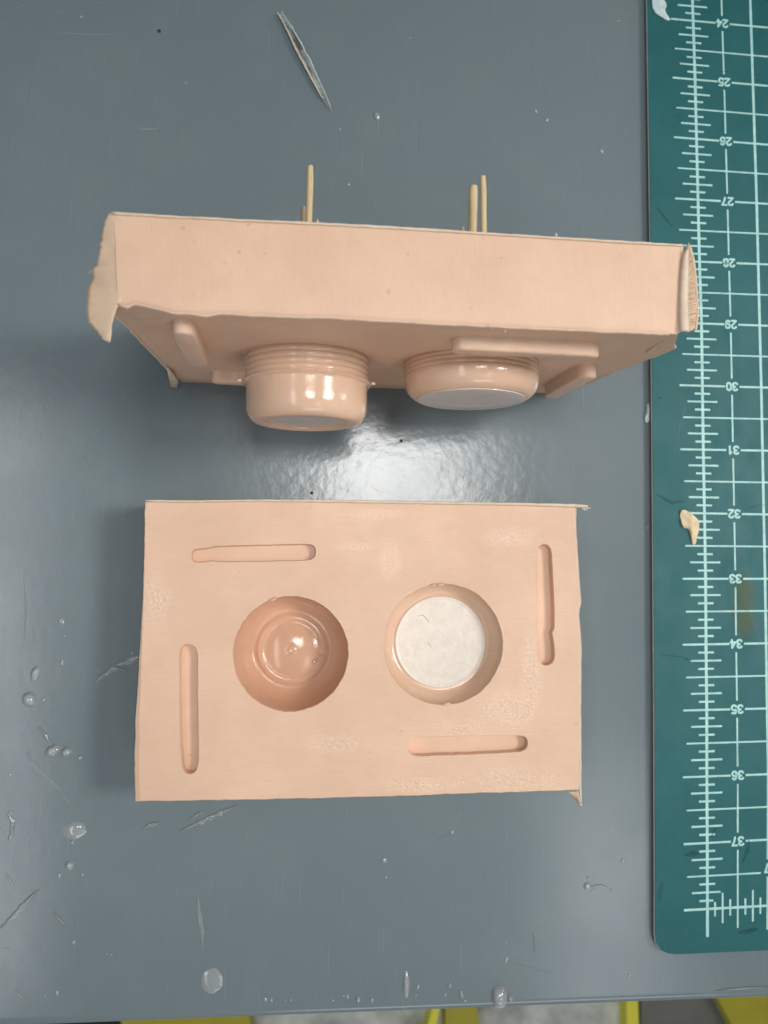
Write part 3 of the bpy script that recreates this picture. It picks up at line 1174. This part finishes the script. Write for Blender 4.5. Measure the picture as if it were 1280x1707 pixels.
# loose skin on the left end
A = curve_pts([(206, 357), (206, 390), (206, 430), (206, 470), (204, 502), (196, 512), (190, 530), (186.5, 545), (187, 556), (184, 570)], [Z2 - .004] * 5 + [4.02, 4.0, 3.98, 3.96, 3.95], 70)
B = curve_pts([(183, 355), (176, 366), (171, 390), (167, 415), (163, 435), (159, 446), (154, 450), (156, 460), (151, 474), (147, 478), (146, 500), (144, 515), (147, 535), (158, 548), (164, 553), (169, 563), (182, 571)], [4.01, 4.0, 3.98, 3.97, 3.96, 3.96, 3.95, 3.95, 3.94, 3.94, 3.93, 3.92, 3.92, 3.93, 3.93, 3.94, 3.945], 70)
for i in range(70):
    B[i].x += .022 * n1(i * .9, 6) + .012 * n1(i * 2.1, 61)
    B[i].y += .010 * n1(i * .8, 16)
fl = grid_sheet('peeled_skin', A, B, M_FLAP, block2, .012, 8, bulge=.012)
fl['label'] = 'grey beige skin peeling off the left end'
A = curve_pts([(160, 449), (148, 456)], [3.92, 3.9], 5)
B = curve_pts([(160, 447), (148, 455)], [3.92, 3.9], 5)
grid_sheet('skin_shred', A, B, M_SKIN, block2, .01, 1)
# tag at the lower left corner
A = [aty(x, y, -30.17) for x, y in [(279, 612), (282, 630), (286, 646), (293, 656)]]
B = [aty(x, y, -30.19) for x, y in [(290, 624), (297, 636), (296, 645), (295, 658)]]
grid_sheet('skin_shred', A, B, M_SKIN, block2, .02, 3)
# pale rim of the left and right edges of the shaded face
rimL = [p for p in front if p.x < -7.9 and .05 < p.z < 3.95]
A = [p + Vector((0, .02, 0)) for p in rimL]
B = [p + Vector((-.03, -.02, 0)) for p in rimL]
grid_sheet('edge_skin', A, B, M_SKIN, block2, .012, 1)
rimR = [p for p in front if p.x > -2.3 and .05 < p.z < 3.95]
A = [p + Vector((0, .02, 0)) for p in rimR]
B = [p + Vector((.02, -.02, 0)) for p in rimR]
grid_sheet('edge_skin', A, B, M_SKIN, block2, .012, 1)
# thick skin peeled off the right end: pale cut lip and ribbed outer side
lipA = curve_pts([(1140.5, 422), (1136, 436), (1133, 465), (1131.5, 500), (1131, 530), (1132.5, 553)], [4.05] * 6, 40)
lipB = curve_pts([(1145, 412), (1146, 440), (1145.5, 470), (1145, 500), (1146, 530), (1147.5, 553)], [4.06] * 6, 40)
grid_sheet('peeled_lip', lipA, lipB, M_SKIN, block2, .03, 3, bulge=.02)
A = [p + Vector((0, 0, -.9)) for p in lipA]
grid_sheet('peeled_lip', lipA, A, M_SKIN, block2, .02, 3)
oB = curve_pts([(1146.5, 410), (1153, 435), (1157, 470), (1159, 505), (1160, 520), (1158, 540), (1156, 552)], [3.98, 3.94, 3.9, 3.9, 3.9, 3.9, 3.92], 40)
rb = len(lipB)
A2, B2 = [], []
nn = 150
for i in range(nn):
    s = i / (nn - 1) * (rb - 1)
    j = min(int(s), rb - 2)
    t = s - j
    a = lipB[j].lerp(lipB[j + 1], t)
    b = oB[j].lerp(oB[j + 1], t)
    rid = .022 * (math.sin(i * 1.25 + 2.0 * n1(i * .1, 3)) * .5 + .5) + .02 * n1(i * .6, 1)
    A2.append(a + Vector((-.005, 0, -.05 + rid)))
    B2.append(b + Vector((.004 * n1(i * .5, 6), .03, rid * .6)))
grid_sheet('ribbed_skin', A2, B2, M_FLAP, block2, .015, 5, jit=.012, seed=11)
rimA = [p + Vector((0, 0, .0)) for p in oB]
rimB = [p + Vector((.02, 0, .02)) for p in oB]
grid_sheet('edge_skin', rimA, rimB, M_SKIN, block2, .014, 1)
# thin burrs and threads of flash
for (x0, y0), (x1, y1), z in [((842, 546), (842, 556), 4.0), ((818, 544), (820, 551), 4.0), ((927, 393), (926, 388), 4.05), ((530, 371), (529, 365), 4.05), ((1102, 581), (1103, 590), 2.6), ((1060, 600), (1061, 605), 2.2), ((966, 551), (967, 556), 4.0), ((1000, 552), (1001, 557), 4.0)]:
    a, b = at(x0, y0, z), at(x1, y1, z - .03)
    grid_sheet('flash_thread', [a + Vector((-.012, 0, 0)), a.lerp(b, .5) + Vector((-.009, 0, 0)), b + Vector((-.003, 0, 0))],
               [a + Vector((.012, 0, 0)), a.lerp(b, .5) + Vector((.008, 0, 0)), b + Vector((.003, 0, 0))], M_SKIN, block2, .01, 1)
for px in ([(458, 461), (470, 455), (480, 450), (486, 444)], [(330, 466), (334, 463)]):
    A = curve_pts(px, [Z2 + .010] * len(px), 8)
    B = [p + Vector((.010, .012, .0)) for p in A]
    grid_sheet('flash_thread', A, B, M_SKIN, block2, .004, 1)


# ------------------------------------------------------------------ bamboo sticks through the standing half
def stick(pxtip, pxbase, wpx, z, mat, label, ylen=.5, flat=1.0):
    tip = at(*pxtip, z)
    bs = at(*pxbase, z)
    d = (bs - tip).normalized()
    end = Vector((bs.x, bs.y, z)) + d * ylen
    r = wpx / (FPX / (CAM.z - z)) / 2
    side = Vector((-d.y, d.x, 0))
    v, f = [], []
    rings, sg = 12, 12
    L = (end - tip).length
    for i in range(rings + 1):
        t = i / rings
        p = tip.lerp(end, t) + side * .006 * n1(t * 3, z * 5)
        rr = r * (.86 if i == 0 else 1) * (1 + .05 * n1(t * 7, z))
        for k in range(sg):
            a = 2 * math.pi * k / sg
            rk = rr * (1 + .08 * n1(math.cos(a) * 2, math.sin(a) * 2, z * 3))
            q = p + side * rk * math.cos(a) + Vector((0, 0, rk * flat * math.sin(a)))
            if i == 0:
                q -= d * .015 * n1(k * .9, z * 4)
            v.append(q)
    for i in range(rings):
        for k in range(sg):
            f.append((i * sg + k, i * sg + (k + 1) % sg, (i + 1) * sg + (k + 1) % sg, (i + 1) * sg + k))
    f.append(tuple(range(sg)))
    f.append(tuple(rings * sg + k for k in range(sg)))
    return tag(obj('bamboo_stick', v, f, mat, smooth=45, origin=tuple(tip)), label, 'stick', 'bamboo sticks through the standing mould half')


stick((517.5, 277), (514.5, 385), 11, 2.3, M_WOOD, 'long pale bamboo stick, leftmost of the long ones behind the standing mould')
stick((506.5, 345), (505.5, 385), 9, 1.7, M_STUB, 'short brown stick stub beside the leftmost long bamboo stick')
stick((789, 311), (786.5, 400), 16, 1.9, M_WOOD, 'thick split bamboo stick between the stub and the thin right stick')
stick((804.5, 294), (806.5, 400), 11, 2.6, M_WOOD, 'thin round bamboo stick, rightmost one behind the standing mould')
stick((770.5, 379), (771, 400), 7, 2.2, M_STUB, 'tiny stick stub just left of the thick split bamboo stick')

# ------------------------------------------------------------------ scraps on the table and on the mat
# curled clear strip
root = empty('plastic_sliver', at(505, 100, 0), 'long curled clear plastic sliver with dark streaks near the top of the table', 'scrap')
cl = [(466, 19), (474, 33), (486, 54), (500, 82), (513, 106), (525, 131), (536, 153), (544, 168), (550, 180)]
wd_ = [9, 8, 11, 13, 13, 11, 9, 7, 3]
A = curve_pts([(x - w * .42, y + w * .24) for (x, y), w in zip(cl, wd_)], [.06, .06, .07, .07, .06, .06, .05, .04, .03], 40)
B = curve_pts([(x + w * .42, y - w * .24) for (x, y), w in zip(cl, wd_)], [.08, .08, .09, .09, .08, .07, .06, .04, .03], 40)
for i in range(40):
    B[i] += Vector((.012 * n1(i * .6, 3), .012 * n1(i * .6, 8), 0))
grid_sheet('strip_body', A, B, M_FILM, root, .012, 6, bulge=-.055)
for (i0, i1, mat, s0, s1, dz) in ((0, 36, M_SKIN, -.1, .10, .012), (4, 26, M_FILMD, .42, .56, -.02), (8, 17, M_FILMD, .60, .82, .0), (2, 37, M_FLAKE, .9, 1.05, .01)):
    AA = [A[i].lerp(B[i], s0 + .08 * n1(i * .7, s1)) + Vector((0, 0, dz)) for i in range(i0, i1)]
    BB = [A[i].lerp(B[i], s1 + .08 * n1(i * .9, s0)) + Vector((0, 0, dz)) for i in range(i0, i1)]
    grid_sheet('edge_streak', AA, BB, mat, root, .010, 1)
tail = curve_pts([(544, 165), (548, 174), (553, 188)], [.03, .03, .01], 8)
grid_sheet('thin_tail', tail, [p + Vector((.02 * (1 - i / 7) + .004, 0, 0)) for i, p in enumerate(tail)], M_FILM, root, .01, 1)


def scrap(name, px, z, h, mat, label, cat, dome=.5, seed=0, group=None, parent=None):
    """thin irregular flake with a crumpled top"""
    loop = dense(chaikin([Vector(p) for p in pxz(px, z)], 1), .03, True, .006, seed)
    c = sum(loop, Vector((0, 0))) / len(loop)
    k = len(loop)
    v = [(p.x, p.y, z + .002) for p in loop]
    f = []
    R_ = 4
    for r in range(R_):
        t = r / R_
        for p in loop:
            q = p.lerp(c, t)
            v.append((q.x, q.y, z + h * (.5 + dome * math.sin(t * math.pi / 2)) + h * .6 * n1(q.x * 9, q.y * 9, seed)))
    v.append((c.x, c.y, z + h * (.5 + dome)))
    for r in range(R_):
        for j in range(k):
            f.append((r * k + j, r * k + (j + 1) % k, (r + 1) * k + (j + 1) % k, (r + 1) * k + j))
    for j in range(k):
        f.append((R_ * k + j, R_ * k + (j + 1) % k, len(v) - 1))
    o = obj(name, v, f, mat, parent, smooth=60, origin=(c.x, c.y, z))
    return tag(o, label, cat, group)


scrap('film_flake', [(1086, -4), (1090, -6), (1108, 2), (1111, 11), (1107, 18), (1109, 24), (1117, 33), (1112, 36), (1100, 28), (1087, 19)], ZT + .004, .03, M_FLAKE,
      'crumpled whitish film flake on the mat above the number 24', 'scrap', .3, 4)
scrap('silicone_chip', [(1131, 851), (1142, 850), (1152, 858), (1164, 868), (1163, 882), (1159, 906), (1153, 909), (1150, 892), (1146, 880), (1136, 880)], ZT + .004, .05, M_CHIP,
      'tan hook shaped silicone chip on the mat left of the number 32', 'scrap', .4, 5)
scrap('residue_bit', [(1078, 672), (1081, 676), (1081, 690), (1081, 703), (1075, 706), (1073, 696), (1077, 684)], .002, .05, M_FLAKE,
      'white residue bit stuck against the left edge of the cutting mat', 'scrap', .4, 6)
scrap('yellow_crumb', [(963, 1339), (969, 1338), (970, 1343), (965, 1343)], .002, .03, M_CHIP, 'tiny yellow crumb under the lower right corner of the flat mould', 'crumb', .4, 8)
for x, y, lab in [(266, 52, 'tiny black speck on the table at the upper left'), (669, 735, 'black speck on the shiny patch below the round boss'),
                  (520, 822, 'flat black speck at the back edge of the flat mould')]:
    scrap('black_speck', [(x - 3, y - 2), (x + 1, y - 3), (x + 3, y + 1), (x, y + 3), (x - 3, y + 1)], .002, .02, M_DARK, lab, 'speck', .4, x)


def drop(px, py, rx, ry, h, rot=0, mat=None):
    """clear bead: an uneven low dome"""
    c = at(px, py, 0)
    sc = FPX / CAM.z
    rx, ry = rx / sc, ry / sc
    v, f = [], []
    sg, rg = 20, 6
    for i in range(rg):
        t = i / rg
        r = 1 - t
        for k in range(sg):
            a = 2 * math.pi * k / sg
            w = 1 + .16 * n1(math.cos(a) * 1.5 + px, math.sin(a) * 1.5 + py)
            x, y = rx * r * w * math.cos(a), ry * r * w * math.sin(a)
            v.append((c.x + x * math.cos(rot) - y * math.sin(rot), c.y + x * math.sin(rot) + y * math.cos(rot), .0012 + .72 * h * (1 - (1 - t) ** 2.4)))
    v.append((c.x, c.y, .0012 + .72 * h))
    for i in range(rg - 1):
        for k in range(sg):
            f.append((i * sg + k, i * sg + (k + 1) % sg, (i + 1) * sg + (k + 1) % sg, (i + 1) * sg + k))
    for k in range(sg):
        f.append(((rg - 1) * sg + k, (rg - 1) * sg + (k + 1) % sg, len(v) - 1))
    return obj('resin_drop', v, f, mat or M_CLEAR, smooth=75, origin=(c.x, c.y, 0))


G_ = 'clear resin drops on the table'
for px, py, rx, ry, h, rot, lab in [
    (60, 1123, 8, 13, .07, -.3, 'oval clear drop, upper one of the pair at the left edge'),
    (50, 1166, 11, 13, .09, .4, 'biggest clear drop at the left, just below the oval drop'),
    (74, 1166, 3, 5, .03, -.6, 'small bead right beside the biggest left drop'),
    (104, 1104, 3, 6, .03, 0, 'small bead right of the oval drop at the left edge'),
    (88, 1252, 13, 9, .08, .6, 'left lobe of the clear blob below the left drops'),
    (111, 1254, 9, 8, .07, .5, 'right lobe of the clear blob below the left drops'),
    (134, 1263, 5, 4, .04, .3, 'tiny bead at the right tip of the clear blob'),
    (124, 1384, 18, 14, .05, .1, 'wide flat clear drop with glints left of the flat mould corner'),
    (121, 1404, 3, 4, .03, 0, 'tiny bead right under the wide flat clear drop'),
    (116, 1443, 7, 7, .05, 0, 'rough bead at the end of a smear near the lower left'),
    (354, 1635, 17, 19, .03, 0, 'round flat ring like drop near the bottom table edge'),
    (832, 1661, 14, 19, .12, .1, 'big milky drop hanging at the bottom table edge'),
    (850, 1664, 4, 7, .06, 0, 'small drop right of the big milky edge drop'),
    (677, 1642, 6, 20, .05, 0, 'tall streaky drop at the bottom edge near the middle'),
    (769, 1658, 3, 8, .05, .3, 'slim bead left of the big milky edge drop'),
    (749, 1642, 3, 5, .04, 0, 'slim bead above and left of the slanted slim bead'),
    (597, 1666, 4, 6, .05, 0, 'round bead at the right end of the bead row by the bottom edge'),
    (978, 1477, 6, 6, .05, .5, 'bright bead heading the trail near the cutting mat'),
    (640, 1434, 5, 5, .04, 0, 'lone bead on the bare table below the flat mould'),
    (643, 1462, 3, 3, .03, 0, 'lesser bead just under the lone bead below the flat mould'),
    (753, 1387, 4, 4, .03, 0, 'bead on the curved smear below the bright floored cavity'),
    (628, 194, 6, 8, .05, .3, 'clear drop on the table right of the plastic sliver'),
    (911, 200, 4, 4, .03, 0, 'white bead at upper right, left of the mat'),
    (1002, 252, 4, 5, .03, .4, 'white bead at upper right, closest to the cutting mat'),
    (1030, 35, 5, 2, .02, 0, 'flat white bead near the top right of the table'),
    (103, 1035, 5, 6, .03, .6, 'curved bead left of the flat mould'),
    (1037, 1434, 3, 3, .025, 0, 'tiny bead right of the trail, near the mat edge'),
]:
    tag(drop(px, py, rx, ry, h, rot), lab, 'drop', G_)
TINY = [(137, 28), (311, 138), (490, 203), (566, 215), (581, 307), (683, 63), (892, 185), (18, 1292), (20, 1370), (18, 1395), (2, 1380), (18, 1355), (138, 1458), (123, 1571), (178, 1590), (186, 1591),
        (443, 1666), (452, 1667), (460, 1672), (475, 1667), (484, 1667), (555, 1668), (572, 1660), (580, 1661), (620, 1667), (697, 1645), (692, 1659), (741, 1658), (775, 1668), (980, 1463), (988, 1485), (1018, 1484), (1047, 1627), (1060, 1627), (843, 1570), (844, 1600), (75, 1660), (95, 1655), (98, 1460), (28, 1468), (17, 1583), (10, 1582), (220, 1088), (165, 1118), (108, 1060), (1078, 880), (1050, 928)]
for x, y in TINY:
    s = random.uniform(1.5, 3.0)
    tag(drop(x + random.uniform(-1, 1), y, s, s * random.uniform(1, 1.8), .02, random.uniform(-.6, .6)),
        'tiny glinting clear bead scattered on the grey table', 'bead', 'tiny clear beads scattered on the table')


def smear(px, w, label, h=.03, seed=0):
    w *= .75
    P = [at(x, y, 0) for x, y in px]
    Q = []
    for i in range(len(P) - 1):
        k = max(1, int((P[i + 1] - P[i]).length / .025))
        Q += [P[i].lerp(P[i + 1], j / k) for j in range(k)]
    Q.append(P[-1])
    v, f = [], []
    m = 7
    for i, p in enumerate(Q):
        a, b = Q[max(0, i - 1)], Q[min(len(Q) - 1, i + 1)]
        d = (b - a).normalized()
        nr = Vector((-d.y, d.x, 0))
        t = i / (len(Q) - 1)
        ww = w * (.15 + .85 * math.sin(math.pi * (.04 + .92 * t))) * (1 + .7 * n1(i * .35, seed)) * .5
        for j in range(m):
            s = j / (m - 1) * 2 - 1
            q = p + nr * s * max(ww, .006)
            hh = h * (1 - s * s) * (.55 + .8 * abs(n1(q.x * 14, q.y * 14, seed)))
            v.append((q.x, q.y, .0012 + hh))
    for i in range(len(Q) - 1):
        for j in range(m - 1):
            f.append((i * m + j, i * m + j + 1, (i + 1) * m + j + 1, (i + 1) * m + j))
    c = Q[len(Q) // 2]
    return tag(obj('resin_smear', v, f, M_SMEAR, smooth=70, origin=(c.x, c.y, 0)), label, 'smear', 'clear resin smears on the table')


for px, w, lab, sd in [
    ([(64, 1211), (72, 1220), (80, 1232), (88, 1246)], .07, 'thin stringy smear running into the clear blob at the left', 1),
    ([(158, 1140), (172, 1126), (190, 1114), (212, 1118)], .10, 'bent streak of resin left of the cavity side of the flat mould', 2),
    ([(195, 1108), (210, 1104), (225, 1098), (238, 1092)], .14, 'lumpy smear touching the left side of the flat mould', 3),
    ([(0, 1548), (22, 1528), (44, 1504), (66, 1482)], .10, 'long ridged smear leaving the frame at the lower left', 4),
    ([(90, 1522), (100, 1532), (112, 1545)], .06, 'short slanted ridged smear near the lower left', 5),
    ([(25, 1648), (34, 1659), (46, 1669)], .05, 'short double ridged smear in the bottom left corner', 6),
    ([(300, 1386), (330, 1372), (365, 1356), (398, 1342)], .10, 'long ridged smear below the left half of the flat mould', 7),
    ([(318, 1364), (328, 1358), (338, 1354)], .08, 'short lumpy smear above the long ridged smear', 8),
    ([(238, 1382), (250, 1376), (266, 1371)], .09, 'lumpy bit of smear just below the flat mould corner', 9),
    ([(12, 1352), (22, 1370), (20, 1390), (14, 1402)], .10, 'curved lumpy smear at the left edge below the drops', 10),
    ([(10, 1455), (18, 1468), (26, 1482)], .05, 'faint thin smear at the left edge above the long ridged smear', 11),
    ([(984, 1478), (998, 1477), (1014, 1480)], .08, 'flat trail behind the bright bead near the cutting mat', 12),
    ([(330, 1495), (332, 1520), (336, 1548), (338, 1580)], .09, 'tall faint smear above the round ring like drop', 13),
    ([(1195, 1651), (1230, 1648), (1262, 1646), (1279, 1645)], .07, 'glint strip added along the table edge below the cutting mat', 15),  # no resin here: strip added for the highlight of the table edge
    ([(888, 1555), (892, 1575), (890, 1590)], .05, 'thin upright smear between the milky drop and the mat', 14),
]:
    smear(px, w, lab, .022 if sd != 13 else .008, sd)

zh = Z1 - .303 + .011
for px, lab in (([(696, 1027), (704, 1025), (710, 1030), (715, 1037)], 'thin curved hair on the upper part of the cream glare disc'), ([(713, 1071), (716, 1075), (719, 1078)], 'short dark fibre at the middle of the cream glare disc')):
    P = curve_pts(px, [zh] * len(px), 14)
    v, f = [], []
    for i, p in enumerate(P):
        v += [p + Vector((.004, .004, 0)), p + Vector((-.004, -.004, 0)), p + Vector((0, 0, .006))]
        if i:
            a = 3 * i
            f += [(a - 3, a, a + 2, a - 1), (a - 2, a - 1, a + 2, a + 1), (a - 3, a - 2, a + 1, a)]
    tag(obj('fibre', v, f, M_HAIR, origin=tuple(P[0])), lab, 'fibre')
